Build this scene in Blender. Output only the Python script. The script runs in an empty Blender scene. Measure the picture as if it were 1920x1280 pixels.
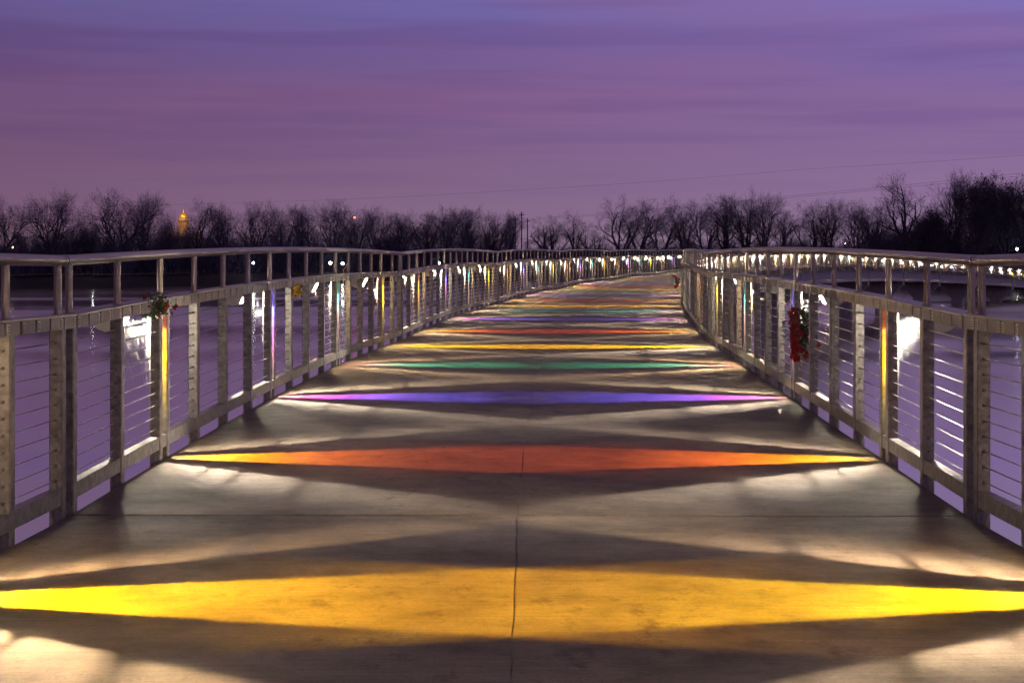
import bpy, bmesh, math, random
from mathutils import Matrix, Vector, noise
R = math.radians
random.seed(7)
S = bpy.context.scene
COL = S.collection

# ------------------------------------------------------------------ camera, sky, exposure
F = 3480.0            # focal length in photograph pixels (1920 wide)
EYE = 1.43            # eye above the deck
HY = 468.6            # horizon row in the photograph
cam_d = bpy.data.cameras.new('camera')
cam = bpy.data.objects.new('camera', cam_d)
COL.objects.link(cam)
cam.location = (0, 0, EYE)
cam.rotation_euler = (R(90), 0, 0)
cam_d.sensor_width = 36.0
cam_d.lens = 36.0 * F / 1920.0
cam_d.shift_y = -(640 - HY) / 1920.0
cam_d.clip_start = 0.1
cam_d.clip_end = 12000
S.camera = cam

S.view_settings.view_transform = 'Standard'
S.view_settings.look = 'None'
S.view_settings.exposure = 0.0
S.view_settings.gamma = 1.0
S.view_settings.use_curve_mapping = False
S.render.engine = 'CYCLES'
cy = S.cycles
cy.use_denoising = True
cy.max_bounces = 6
cy.diffuse_bounces = 3
cy.glossy_bounces = 3
cy.transparent_max_bounces = 24
cy.sample_clamp_indirect = 3.0
cy.caustics_reflective = False
cy.caustics_refractive = False
cy.use_light_tree = True

def s2l(r, g, b):
    f = lambda c: (c / 255 / 12.92) if c / 255 <= .04045 else ((c / 255 + .055) / 1.055) ** 2.4
    return (f(r), f(g), f(b), 1.0)

def ramp(nt, stops, interp='LINEAR'):
    n = nt.nodes.new('ShaderNodeValToRGB')
    n.color_ramp.interpolation = interp
    e = n.color_ramp.elements
    while len(e) > 1:
        e.remove(e[0])
    e[0].position, e[0].color = stops[0][0], stops[0][1]
    for p, c in stops[1:]:
        k = e.new(p); k.color = c
    return n

W = bpy.data.worlds.new('World')
S.world = W
W.use_nodes = True
nt = W.node_tree
nt.nodes.clear()
N = nt.nodes.new
L_ = nt.links.new
out = N('ShaderNodeOutputWorld'); bg = N('ShaderNodeBackground')
tc = N('ShaderNodeTexCoord'); sep = N('ShaderNodeSeparateXYZ')
L_(tc.outputs['Generated'], sep.inputs[0])
SKY = ramp(nt, [(0.0, s2l(138, 115, 138)), (0.02, s2l(133, 108, 138)), (0.05, s2l(128, 100, 139)), (0.08, s2l(123, 96, 143)), (0.105, s2l(113, 94, 151)),
                (0.13, s2l(112, 104, 168)), (0.19, s2l(142, 124, 160)), (0.32, s2l(134, 118, 148)), (0.5, s2l(72, 64, 82)), (1.0, s2l(46, 41, 48))])
L_(sep.outputs['Z'], SKY.inputs[0])
# long dusk cloud bands: noise squeezed in elevation
mp = N('ShaderNodeMapping'); mp.inputs['Scale'].default_value = (4.0, 4.0, 74.0)
mp.inputs['Rotation'].default_value = (0.0, R(-1.2), 0.0)
L_(tc.outputs['Generated'], mp.inputs[0])
nz = N('ShaderNodeTexNoise'); nz.inputs['Scale'].default_value = 1.0; nz.inputs['Detail'].default_value = 3.5; nz.inputs['Roughness'].default_value = .5
L_(mp.outputs[0], nz.inputs['Vector'])
cl = ramp(nt, [(0.44, (0, 0, 0, 1)), (0.62, (1, 1, 1, 1))], 'EASE')
L_(nz.outputs['Fac'], cl.inputs[0])
mx = N('ShaderNodeMix'); mx.data_type = 'RGBA'
mxf = N('ShaderNodeMath'); mxf.operation = 'MULTIPLY'; mxf.inputs[1].default_value = .27
cmk = ramp(nt, [(0.02, (.15, .15, .15, 1)), (.075, (1, 1, 1, 1))]); L_(sep.outputs['Z'], cmk.inputs[0])
cmm = N('ShaderNodeMath'); cmm.operation = 'MULTIPLY'; L_(cl.outputs[0], cmm.inputs[0]); L_(cmk.outputs[0], cmm.inputs[1])
L_(cmm.outputs[0], mxf.inputs[0]); L_(mxf.outputs[0], mx.inputs['Factor'])
L_(SKY.outputs[0], mx.inputs['A']); mx.inputs['B'].default_value = s2l(92, 66, 126)
# rosier patches
mp2 = N('ShaderNodeMapping'); mp2.inputs['Scale'].default_value = (3.0, 3.0, 26.0); mp2.inputs['Location'].default_value = (4.2, 1.0, 3.3)
L_(tc.outputs['Generated'], mp2.inputs[0])
nz2 = N('ShaderNodeTexNoise'); nz2.inputs['Scale'].default_value = 1.0; nz2.inputs['Detail'].default_value = 3
L_(mp2.outputs[0], nz2.inputs['Vector'])
cl2 = ramp(nt, [(0.45, (0, 0, 0, 1)), (0.72, (.38, .38, .38, 1))], 'EASE')
L_(nz2.outputs['Fac'], cl2.inputs[0])
mx2 = N('ShaderNodeMix'); mx2.data_type = 'RGBA'
L_(cl2.outputs[0], mx2.inputs['Factor']); L_(mx.outputs['Result'], mx2.inputs['A']); mx2.inputs['B'].default_value = s2l(140, 98, 140)
sky = N('ShaderNodeTexSky'); sky.sky_type = 'NISHITA'; sky.sun_disc = False
sky.sun_elevation = R(-4.0); sky.sun_rotation = R(200)
ad = N('ShaderNodeMix'); ad.data_type = 'RGBA'; ad.blend_type = 'ADD'; ad.inputs['Factor'].default_value = .05
# the afterglow lies to the right: the sky darkens gently towards the left
azr = N('ShaderNodeMapRange'); azr.interpolation_type = 'SMOOTHSTEP'
azr.inputs['From Min'].default_value = -.55; azr.inputs['From Max'].default_value = .45; azr.inputs['To Min'].default_value = 0; azr.inputs['To Max'].default_value = 1
L_(sep.outputs['X'], azr.inputs['Value'])
mz = N('ShaderNodeMix'); mz.data_type = 'RGBA'; mz.blend_type = 'MULTIPLY'; mz.inputs['Factor'].default_value = 1.0
azc = N('ShaderNodeMix'); azc.data_type = 'RGBA'; azc.inputs['A'].default_value = (.74, .60, .58, 1); azc.inputs['B'].default_value = (1.22, 1.24, 1.28, 1)
L_(azr.outputs['Result'], azc.inputs['Factor']); L_(mx2.outputs['Result'], mz.inputs['A']); L_(azc.outputs['Result'], mz.inputs['B'])
L_(mz.outputs['Result'], ad.inputs['A']); L_(sky.outputs[0], ad.inputs['B'])
L_(ad.outputs['Result'], bg.inputs['Color']); bg.inputs['Strength'].default_value = 1.0
L_(bg.outputs[0], out.inputs['Surface'])

# ------------------------------------------------------------------ materials
MATS = {}
def mat(name, color, rough=.6, metal=0.0, var=.0, vscale=8.0, bump=0.0, bscale=60.0, color2=None, spec=.5, emis=None, estr=0.0, stretch=None):
    m = bpy.data.materials.new(name); m.use_nodes = True
    t = m.node_tree; b = t.nodes['Principled BSDF']
    b.inputs['Roughness'].default_value = rough
    b.inputs['Metallic'].default_value = metal
    b.inputs['Specular IOR Level'].default_value = spec
    c = (*color[:3], 1)
    b.inputs['Base Color'].default_value = c
    if var or bump:
        co = t.nodes.new('ShaderNodeTexCoord')
        src = co.outputs['Object']
        if stretch:
            q = t.nodes.new('ShaderNodeMapping'); q.inputs['Scale'].default_value = stretch
            t.links.new(src, q.inputs[0]); src = q.outputs[0]
    if var:
        n = t.nodes.new('ShaderNodeTexNoise'); n.inputs['Scale'].default_value = vscale; n.inputs['Detail'].default_value = 6; n.inputs['Roughness'].default_value = .65
        t.links.new(src, n.inputs['Vector'])
        c2 = color2 if color2 else tuple(x * (1 - var) for x in color[:3])
        rp = ramp(t, [(.32, (*c2[:3], 1)), (.68, c)])
        t.links.new(n.outputs['Fac'], rp.inputs[0]); t.links.new(rp.outputs[0], b.inputs['Base Color'])
    if bump:
        n2 = t.nodes.new('ShaderNodeTexNoise'); n2.inputs['Scale'].default_value = bscale; n2.inputs['Detail'].default_value = 4
        t.links.new(src, n2.inputs['Vector'])
        bp = t.nodes.new('ShaderNodeBump'); bp.inputs['Strength'].default_value = bump; bp.inputs['Distance'].default_value = .01
        t.links.new(n2.outputs['Fac'], bp.inputs['Height']); t.links.new(bp.outputs[0], b.inputs['Normal'])
    if emis:
        b.inputs['Emission Color'].default_value = (*emis[:3], 1); b.inputs['Emission Strength'].default_value = estr
    MATS[name] = m
    return m

GALV = mat('galvanised_steel', (.31, .285, .26), .46, .6, .45, 18, .15, 110, color2=(.11, .10, .095))
PIPE = mat('brushed_pipe', (.31, .27, .235), .38, .7, .3, 14, .04, 90, stretch=(3, 3, 3))
BRONZE = mat('weathered_tile', (.30, .25, .21), .55, .3, .35, 7, .15, 160, color2=(.20, .17, .145))
RAILD = mat('dark_rail_steel', (.05, .045, .04), .55, .4, .4, 20)
PLATE = mat('engraved_plate', (.47, .43, .38), .45, .4, .2, 60)
DARK = mat('dark_engraving', (.03, .027, .025), .7)
CABLE = mat('steel_cable', (.42, .40, .39), .35, .8)
FIT = mat('cable_fitting', (.16, .15, .14), .4, .8)
HOOD = mat('lamp_hood_paint', (.55, .53, .47), .55, .0, .25, 9)
CONC = mat('girder_concrete', (.48, .47, .47), .85, 0, .3, 2.5, .2, 30)
RUBBER = mat('joint_filler', (.035, .03, .03), .8, 0, .5, 30)
BARK_HAZE = mat('hazed_bark', (.085, .078, .120), .9, 0, .35, 6)  # bluish and lifted: distance haze is mixed into the bark colour
BARK2_HAZE = mat('hazed_twig_bark', (.125, .11, .17), .9)  # twigs lightened towards blue in place of air haze
IVY = mat('dark_ivy', (.075, .082, .10), .8)
BRUSH_HAZE = mat('hazed_brushwood', (.085, .078, .13), .95)  # scrub base colour carries painted haze as well
SOIL = mat('bank_soil', (.045, .042, .036), .95, 0, .5, .08, .3, 1.5)
SAND = mat('path_gravel', (.30, .27, .23), .9, 0, .3, .5)
LEAF = mat('green_leaf', (.07, .16, .04), .55, 0, .5, 40)
PINE = mat('pine_needles', (.03, .085, .03), .6, 0, .4, 40)
RED = mat('red_petal', (.50, .012, .018), .55, 0, .4, 30)
ORANGE = mat('orange_petal', (.70, .12, .02), .55, 0, .3, 30)
YELL = mat('yellow_petal', (.62, .36, .03), .55, 0, .4, 30)
RIBR = mat('orange_ribbon', (.60, .10, .03), .5, 0, .2, 20)
RIBD = mat('dark_ribbon', (.05, .03, .03), .6)
WEB = mat('web_silk', (.30, .30, .30), .6)
STONE = mat('dome_stone', (.55, .46, .34), .8, 0, .2, .2)
GOLD = mat('gilded_dome', (.75, .52, .10), .35, .5)
WOODP = mat('pole_wood', (.05, .042, .036), .9)
WIRE = mat('power_wire', (.03, .03, .03), .6)

def emis_mat(name, col, strength):
    m = bpy.data.materials.new(name); m.use_nodes = True
    t = m.node_tree; t.nodes.clear()
    o = t.nodes.new('ShaderNodeOutputMaterial'); e = t.nodes.new('ShaderNodeEmission')
    e.inputs[0].default_value = (*col, 1); e.inputs[1].default_value = strength
    t.links.new(e.outputs[0], o.inputs[0])
    return m
LENS_W = emis_mat('lens_warm', (1, .72, .40), 600)
LENS_C = emis_mat('lens_cool', (1, .88, .70), 600)
VENT = emis_mat('vent_glow', (1, .88, .68), 3.0)
BULB_W = emis_mat('bulb_white', (.9, .97, 1), 45)
BULB_O = emis_mat('bulb_sodium', (1, .55, .2), 30)
BULB_R = emis_mat('bulb_red', (1, .12, .05), 14)

def concrete():
    m = bpy.data.materials.new('deck_concrete'); m.use_nodes = True
    t = m.node_tree; b = t.nodes['Principled BSDF']; n = t.nodes.new; l = t.links.new
    co = n('ShaderNodeTexCoord')
    def noi(scale, detail=6, rough=.6, st=None, loc=None):
        x = n('ShaderNodeTexNoise'); x.inputs['Scale'].default_value = scale; x.inputs['Detail'].default_value = detail; x.inputs['Roughness'].default_value = rough
        if st:
            q = n('ShaderNodeMapping'); q.inputs['Scale'].default_value = st
            if loc: q.inputs['Location'].default_value = loc
            l(co.outputs['Object'], q.inputs[0]); l(q.outputs[0], x.inputs['Vector'])
        else:
            l(co.outputs['Object'], x.inputs['Vector'])
        return x
    a = noi(1.3, 10, .72)
    r1 = ramp(t, [(.36, (.078, .054, .034, 1)), (.5, (.160, .124, .088, 1)), (.64, (.232, .188, .140, 1))])
    l(a.outputs['Fac'], r1.inputs[0])
    # fine speckle of sand and aggregate
    s = noi(60, 6, .8)
    r2 = ramp(t, [(.32, (.55, .55, .55, 1)), (.5, (1, 1, 1, 1)), (.7, (1.3, 1.28, 1.25, 1))])
    l(s.outputs['Fac'], r2.inputs[0])
    m1 = n('ShaderNodeMix'); m1.data_type = 'RGBA'; m1.blend_type = 'MULTIPLY'; m1.inputs['Factor'].default_value = .8
    l(r1.outputs[0], m1.inputs['A']); l(r2.outputs[0], m1.inputs['B'])
    # reddish leaf stains: sharp-edged smears
    st = noi(6.5, 9, .78, (1.0, .6, 1.0), (3, 1, 0))
    r3 = ramp(t, [(.53, (0, 0, 0, 1)), (.66, (1, 1, 1, 1))])
    l(st.outputs['Fac'], r3.inputs[0])
    mk = noi(.55, 2, .5, (1, 1, 1), (7, 3, 1))
    r4 = ramp(t, [(.38, (0, 0, 0, 1)), (.54, (1, 1, 1, 1))]); l(mk.outputs['Fac'], r4.inputs[0])
    mm = n('ShaderNodeMath'); mm.operation = 'MULTIPLY'; l(r3.outputs[0], mm.inputs[0]); l(r4.outputs[0], mm.inputs[1])
    m2 = n('ShaderNodeMix'); m2.data_type = 'RGBA'
    l(mm.outputs[0], m2.inputs['Factor']); l(m1.outputs['Result'], m2.inputs['A']); m2.inputs['B'].default_value = (.060, .032, .018, 1)
    # transverse finishing streaks
    br = noi(1.0, 5, .7, (.9, 55, 1))
    r5 = ramp(t, [(.3, (.60, .60, .60, 1)), (.7, (1.22, 1.22, 1.22, 1))]); l(br.outputs['Fac'], r5.inputs[0])
    m3 = n('ShaderNodeMix'); m3.data_type = 'RGBA'; m3.blend_type = 'MULTIPLY'; m3.inputs['Factor'].default_value = .8
    l(m2.outputs['Result'], m3.inputs['A']); l(r5.outputs[0], m3.inputs['B'])
    l(m3.outputs['Result'], b.inputs['Base Color'])
    b.inputs['Roughness'].default_value = .68
    b1 = n('ShaderNodeBump'); b1.inputs['Strength'].default_value = .35; b1.inputs['Distance'].default_value = .004; l(br.outputs['Fac'], b1.inputs['Height'])
    s2 = noi(90, 5, .7)
    b2 = n('ShaderNodeBump'); b2.inputs['Strength'].default_value = .9; b2.inputs['Distance'].default_value = .004; l(s2.outputs['Fac'], b2.inputs['Height']); l(b1.outputs[0], b2.inputs['Normal'])
    l(b2.outputs[0], b.inputs['Normal'])
    return m
DECK = concrete()
SEAL = mat('crack_sealant', (.30, .29, .28), .8, 0, .9, 1.3, .3, 60, color2=(.02, .018, .018))

def water_mat():
    m = bpy.data.materials.new('lake_water'); m.use_nodes = True
    t = m.node_tree; b = t.nodes['Principled BSDF']; n = t.nodes.new; l = t.links.new
    t.nodes.remove(b); o = t.nodes['Material Output']
    df = n('ShaderNodeBsdfDiffuse'); df.inputs[0].default_value = (.66, .60, .56, 1)
    b = n('ShaderNodeBsdfGlossy'); b.inputs[0].default_value = (1.0, .97, .87, 1)
    mxw = n('ShaderNodeMixShader'); mxw.inputs[0].default_value = .93
    l(df.outputs[0], mxw.inputs[1]); l(b.outputs[0], mxw.inputs[2]); l(mxw.outputs[0], o.inputs[0])
    co = n('ShaderNodeTexCoord')
    q = n('ShaderNodeMapping'); q.inputs['Scale'].default_value = (.006, .035, 1); l(co.outputs['Object'], q.inputs[0])
    a = n('ShaderNodeTexNoise'); a.inputs['Scale'].default_value = 1; a.inputs['Detail'].default_value = 4; l(q.outputs[0], a.inputs['Vector'])
    r = ramp(t, [(.38, (.10, .10, .10, 1)), (.52, (.18, .18, .18, 1)), (.7, (.24, .24, .24, 1))]); l(a.outputs['Fac'], r.inputs[0])
    l(r.outputs[0], b.inputs['Roughness'])
    q2 = n('ShaderNodeMapping'); q2.inputs['Scale'].default_value = (.5, 1.4, 1); l(co.outputs['Object'], q2.inputs[0])
    c = n('ShaderNodeTexNoise'); c.inputs['Scale'].default_value = 1.2; c.inputs['Detail'].default_value = 3; l(q2.outputs[0], c.inputs['Vector'])
    bp = n('ShaderNodeBump'); bp.inputs['Strength'].default_value = .012; bp.inputs['Distance'].default_value = .02
    l(c.outputs['Fac'], bp.inputs['Height']); l(bp.outputs[0], b.inputs['Normal'])
    return m
WATER = water_mat()

def glass_mat(name, stops, glow):
    """film-coated glass: the tint changes up its height; lets light through and scatters a little of it"""
    m = bpy.data.materials.new(name); m.use_nodes = True
    t = m.node_tree; t.nodes.clear(); n = t.nodes.new; l = t.links.new
    o = n('ShaderNodeOutputMaterial'); tr = n('ShaderNodeBsdfTransparent'); tl = n('ShaderNodeBsdfTranslucent')
    mxs = n('ShaderNodeMixShader'); mxs.inputs[0].default_value = .04
    co = n('ShaderNodeTexCoord'); sp = n('ShaderNodeSeparateXYZ'); l(co.outputs['Object'], sp.inputs[0])
    top = tuple(c * .03 for c in stops[-1][1])  # top band added nearly opaque to cut coloured spill on the opposite railing
    rp = ramp(t, [(p, (*c, 1)) for p, c in stops] + [(.888, (*stops[-1][1], 1)), (.908, (*top, 1))]); l(sp.outputs['Z'], rp.inputs[0])
    # two faces per pane: each carries the square root of the tint
    g = n('ShaderNodeGamma'); g.inputs[1].default_value = .5; l(rp.outputs[0], g.inputs[0])
    l(g.outputs[0], tr.inputs[0])
    r2 = ramp(t, [(.30, (.16, .16, .15, 1)), (.62, (*glow, 1))]); l(sp.outputs['Z'], r2.inputs[0]); l(r2.outputs[0], tl.inputs[0])
    l(tr.outputs[0], mxs.inputs[1]); l(tl.outputs[0], mxs.inputs[2]); l(mxs.outputs[0], o.inputs[0])
    return m
PALE = (.80, .78, .72)
GLASS = {
 'yellow': glass_mat('yellow_film_glass', [(.25, PALE), (.50, (.95, .84, .16)), (.70, (1, .95, .002)), (.82, (1, .80, .001)), (.87, (1, .70, .001))], (.95, .80, .10)),
 'red':    glass_mat('red_film_glass',    [(.25, PALE), (.46, (.98, .80, .20)), (.68, (1, .55, .01)), (.80, (.66, .15, .010)), (.87, (.44, .070, .010))], (.95, .78, .06)),
 'blue':   glass_mat('blue_film_glass',   [(.25, PALE), (.46, (.95, .40, .75)), (.68, (.70, .12, .90)), (.79, (.22, .09, 1.0)), (.87, (.09, .085, 1.0))], (.62, .32, .95)),
 'teal':   glass_mat('teal_film_glass',   [(.25, PALE), (.46, (.85, .50, .85)), (.68, (.50, .48, .90)), (.79, (.10, .56, .72)), (.87, (.03, .52, .60))], (.30, .75, .60)),
}

# ------------------------------------------------------------------ mesh helpers
class MB:
    def __init__(s): s.v = []; s.f = []; s.m = []
    def add(s, vs, fs, mi=0):
        o = len(s.v); s.v += [tuple(x) for x in vs]; s.f += [tuple(i + o for i in f) for f in fs]; s.m += [mi] * len(fs)
    def box(s, x0, x1, y0, y1, z0, z1, mi=0, fn=None):
        vs = [(x, y, z) for z in (z0, z1) for y in (y0, y1) for x in (x0, x1)]
        if fn: vs = [fn(*p) for p in vs]
        s.add(vs, [(0, 2, 3, 1), (4, 5, 7, 6), (0, 1, 5, 4), (2, 6, 7, 3), (0, 4, 6, 2), (1, 3, 7, 5)], mi)
    def bevbox(s, x0, x1, y0, y1, z0, z1, b, mi=0, fn=None):
        """vertical box with chamfered vertical edges"""
        p = [(x0 + b, y0), (x1 - b, y0), (x1, y0 + b), (x1, y1 - b), (x1 - b, y1), (x0 + b, y1), (x0, y1 - b), (x0, y0 + b)]
        vs = [(x, y, z0) for x, y in p] + [(x, y, z1) for x, y in p]
        if fn: vs = [fn(*q) for q in vs]
        fs = [tuple(range(7, -1, -1)), tuple(range(8, 16))] + [(i, (i + 1) % 8, 8 + (i + 1) % 8, 8 + i) for i in range(8)]
        s.add(vs, fs, mi)
    def tube(s, pts, rad, n=6, mi=0, cap=True):
        pts = [Vector(p) for p in pts]
        rs = rad if isinstance(rad, (list, tuple)) else [rad] * len(pts)
        o = len(s.v)
        for i, p in enumerate(pts):
            d = (pts[min(i + 1, len(pts) - 1)] - pts[max(i - 1, 0)])
            if d.length < 1e-9: d = Vector((0, 0, 1))
            d.normalize()
            u = d.cross(Vector((0, 0, 1)) if abs(d.z) < .9 else Vector((1, 0, 0))).normalized(); w = d.cross(u)
            for k in range(n):
                a = 2 * math.pi * k / n
                s.v.append(tuple(p + (u * math.cos(a) + w * math.sin(a)) * rs[i]))
        for i in range(len(pts) - 1):
            for k in range(n):
                s.f.append((o + i * n + k, o + i * n + (k + 1) % n, o + (i + 1) * n + (k + 1) % n, o + (i + 1) * n + k)); s.m.append(mi)
        if cap and n > 2:
            s.f.append(tuple(o + k for k in range(n - 1, -1, -1))); s.m.append(mi)
            e = o + (len(pts) - 1) * n
            s.f.append(tuple(e + k for k in range(n))); s.m.append(mi)
    def lathe(s, prof, n=16, mi=0, c=(0, 0, 0)):
        o = len(s.v)
        for r, z in prof:
            for k in range(n):
                a = 2 * math.pi * k / n
                s.v.append((c[0] + r * math.cos(a), c[1] + r * math.sin(a), c[2] + z))
        for i in range(len(prof) - 1):
            for k in range(n):
                s.f.append((o + i * n + k, o + i * n + (k + 1) % n, o + (i + 1) * n + (k + 1) % n, o + (i + 1) * n + k)); s.m.append(mi)
    def mesh(s, name, mats, smooth=False, recalc=True):
        me = bpy.data.meshes.new(name)
        me.from_pydata(s.v, [], s.f)
        if not isinstance(mats, (list, tuple)): mats = [mats]
        for m in mats: me.materials.append(m)
        if len(mats) > 1: me.polygons.foreach_set('material_index', s.m)
        if recalc:
            b = bmesh.new(); b.from_mesh(me); bmesh.ops.recalc_face_normals(b, faces=b.faces); b.to_mesh(me); b.free()
        if smooth:
            me.polygons.foreach_set('use_smooth', [True] * len(me.polygons))
            try: me.set_sharp_from_angle(angle=R(40))
            except Exception: pass
        me.update()
        return me

def obj(name, data, parent=None, mw=None):
    o = bpy.data.objects.new(name, data); COL.objects.link(o)
    if parent: o.parent = parent
    if mw is not None: o.matrix_local = mw
    return o
def tag(o, label=None, cat=None, group=None, kind=None):
    if label: o['label'] = label
    if cat: o['category'] = cat
    if group: o['group'] = group
    if kind: o['kind'] = kind
    return o
def thing(name, label, cat, mw=None, group=None):
    o = bpy.data.objects.new(name, None); COL.objects.link(o); o.empty_display_size = .1
    if mw is not None: o.matrix_world = mw
    return tag(o, label, cat, group)
ORD = ['first', 'second', 'third', 'fourth', 'fifth', 'sixth', 'seventh', 'eighth', 'ninth', 'tenth', 'eleventh', 'twelfth', 'thirteenth',
       'fourteenth', 'fifteenth', 'sixteenth', 'seventeenth', 'eighteenth', 'nineteenth', 'twentieth']
def ordn(i):      # 0-based ordinal word
    if i < 20: return ORD[i]
    tens = ['twenty', 'thirty', 'forty', 'fifty', 'sixty', 'seventy'][(i + 1) // 10 - 2]; u = (i + 1) % 10
    return (tens + '-' + ORD[u - 1]) if u else {'twenty': 'twentieth', 'thirty': 'thirtieth', 'forty': 'fortieth', 'fifty': 'fiftieth', 'sixty': 'sixtieth', 'seventy': 'seventieth'}[tens]

# ------------------------------------------------------------------ bridge alignment
SPAN = 19.52
KAP = R(2.22) / SPAN
PSI0 = R(0.75)
J1 = Vector((.035, 10.0, 0))
CAMB = .060
def camber(s): return 4 * CAMB * (s / SPAN) * (1 - s / SPAN)
def loc(s, t, h):
    a = KAP * s
    return ((1 - math.cos(a)) / KAP + t * math.cos(a), math.sin(a) / KAP - t * math.sin(a), h + camber(s))
def drop(s): return -.000150 * (s - 132) ** 2 if s > 132 else 0.0
def span_matrix(i):
    s = i * SPAN; a = PSI0 + KAP * s
    x = J1.x + (math.cos(PSI0) - math.cos(a)) / KAP
    y = J1.y + (math.sin(a) - math.sin(PSI0)) / KAP
    pitch = math.atan((drop(s + SPAN) - drop(s)) / SPAN)
    return Matrix.Translation((x, y, drop(s))) @ Matrix.Rotation(-a, 4, 'Z') @ Matrix.Rotation(pitch, 4, 'X')
def local_frame(s, t, h):
    slope = 4 * CAMB * (1 - 2 * s / SPAN) / SPAN
    return Matrix.Translation(loc(s, t, h)) @ Matrix.Rotation(-KAP * s, 4, 'Z') @ Matrix.Rotation(math.atan(slope), 4, 'X')
def post_frame(s, t, h):
    return Matrix.Translation(loc(s, t, h)) @ Matrix.Rotation(-KAP * s, 4, 'Z')
def sweep(mb, prof, s0, s1, n, side, mi=0):
    o = len(mb.v); k = len(prof)
    for i in range(n + 1):
        s = s0 + (s1 - s0) * i / n
        for t, h in prof: mb.v.append(loc(s, side * t, h))
    for i in range(n):
        for j in range(k):
            mb.f.append((o + i * k + j, o + i * k + (j + 1) % k, o + (i + 1) * k + (j + 1) % k, o + (i + 1) * k + j)); mb.m.append(mi)
    mb.f.append(tuple(o + j for j in range(k))); mb.m.append(mi)
    mb.f.append(tuple(o + n * k + j for j in range(k - 1, -1, -1))); mb.m.append(mi)

I0, I1 = -2, 17                  # spans built: from behind the camera to the far bank
SM = {i: span_matrix(i) for i in range(I0, I1)}
WATER_Z = -5.57
RT = 2.46                        # railing axis from the centre line
SI = [.12 + i * (SPAN - .24) / 16 for i in range(17)]
SI[1] -= .05; SI[15] += .23     # the first and last bays are a little shorter
STATION = {2: 'red', 6: 'blue', 10: 'teal', 14: 'yellow'}
TWIN = .1175
POSTS = []
for i in range(17):
    POSTS += [SI[i] - TWIN, SI[i] + TWIN] if i in STATION else [SI[i]]
CABH = [.204 + .081 * k for k in range(10)]

# ------------------------------------------------------------------ ground, water
def shore(b):      # distance to the far bank by bearing in degrees (0 = straight ahead, right positive)
    pts = [(-180, 520), (-60, 420), (-25, 350), (-15, 340), (-9, 352), (-4, 400), (2, 425), (6, 420), (10, 370), (14, 330), (20, 320), (40, 330), (90, 420), (180, 520)]
    for (a, d), (a2, d2) in zip(pts, pts[1:]):
        if a <= b <= a2:
            u = (b - a) / (a2 - a); u = u * u * (3 - 2 * u)
            return d + (d2 - d) * u + 4 * math.sin(b * 1.7) + 2.5 * math.sin(b * 4.3)
    return 400
def ground_z(r, b):
    e = r - shore(b)
    if e < 0: return WATER_Z - .5
    u = min(e / 11.0, 1); u = u * u * (3 - 2 * u)
    return WATER_Z - .35 + 2.45 * u + min(max(e - 60, 0) / 500, 1) * 1.2
def gz_xy(x, y): return ground_z(math.hypot(x, y), math.degrees(math.atan2(x, y)))
mb = MB()
offs = [-3, 0, 2, 4, 6, 8.5, 11, 16, 25, 45, 90, 200, 500, 1500, 4000, 9000]
bears = [-180 + 6 * i for i in range(20)] + [-60 + 4 * i for i in range(9)] + [-24 + .8 * i for i in range(60)] + [24 + 4 * i for i in range(9)] + [60 + 6 * i for i in range(20)]
for b in bears:
    for o_ in offs:
        r = shore(b) + o_
        x, y = r * math.sin(R(b)), r * math.cos(R(b))
        mb.v.append((x, y, ground_z(r, b) + (.35 * noise.noise(Vector((x * .15, y * .15, 0))) if 2 < o_ < 300 else 0)))
no = len(offs)
for i in range(len(bears)):
    j = (i + 1) % len(bears)
    for k in range(no - 1):
        mb.f.append((i * no + k, j * no + k, j * no + k + 1, i * no + k + 1)); mb.m.append(0)
tag(obj('ground', mb.mesh('ground', SOIL, True)), 'dark low lake bank running round the water behind the bridge', None, None, 'structure')
mb = MB()
mb.lathe([(0.01, 0), (60, 0), (300, 0), (700, 0)], 48)
me = mb.mesh('lake', WATER, False, False)
wo = obj('lake_water', me); wo.location.z = WATER_Z
tag(wo, 'smooth violet lake water on both sides of the bridge', None, None, 'structure')
# pale gravel path along the left bank
mb = MB()
bb = [-24 + .4 * i for i in range(37)]
for b in bb:
    for o_ in (10.2, 13.4):
        r = shore(b) + o_; x, y = r * math.sin(R(b)), r * math.cos(R(b))
        mb.v.append((x, y, ground_z(r, b) + .42))
for i in range(len(bb) - 1): mb.f.append((2 * i, 2 * i + 2, 2 * i + 3, 2 * i + 1)); mb.m.append(0)
tag(obj('bank_path', mb.mesh('bank_path', SAND)), 'pale gravel path along the left far bank', None, None, 'structure')

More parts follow.
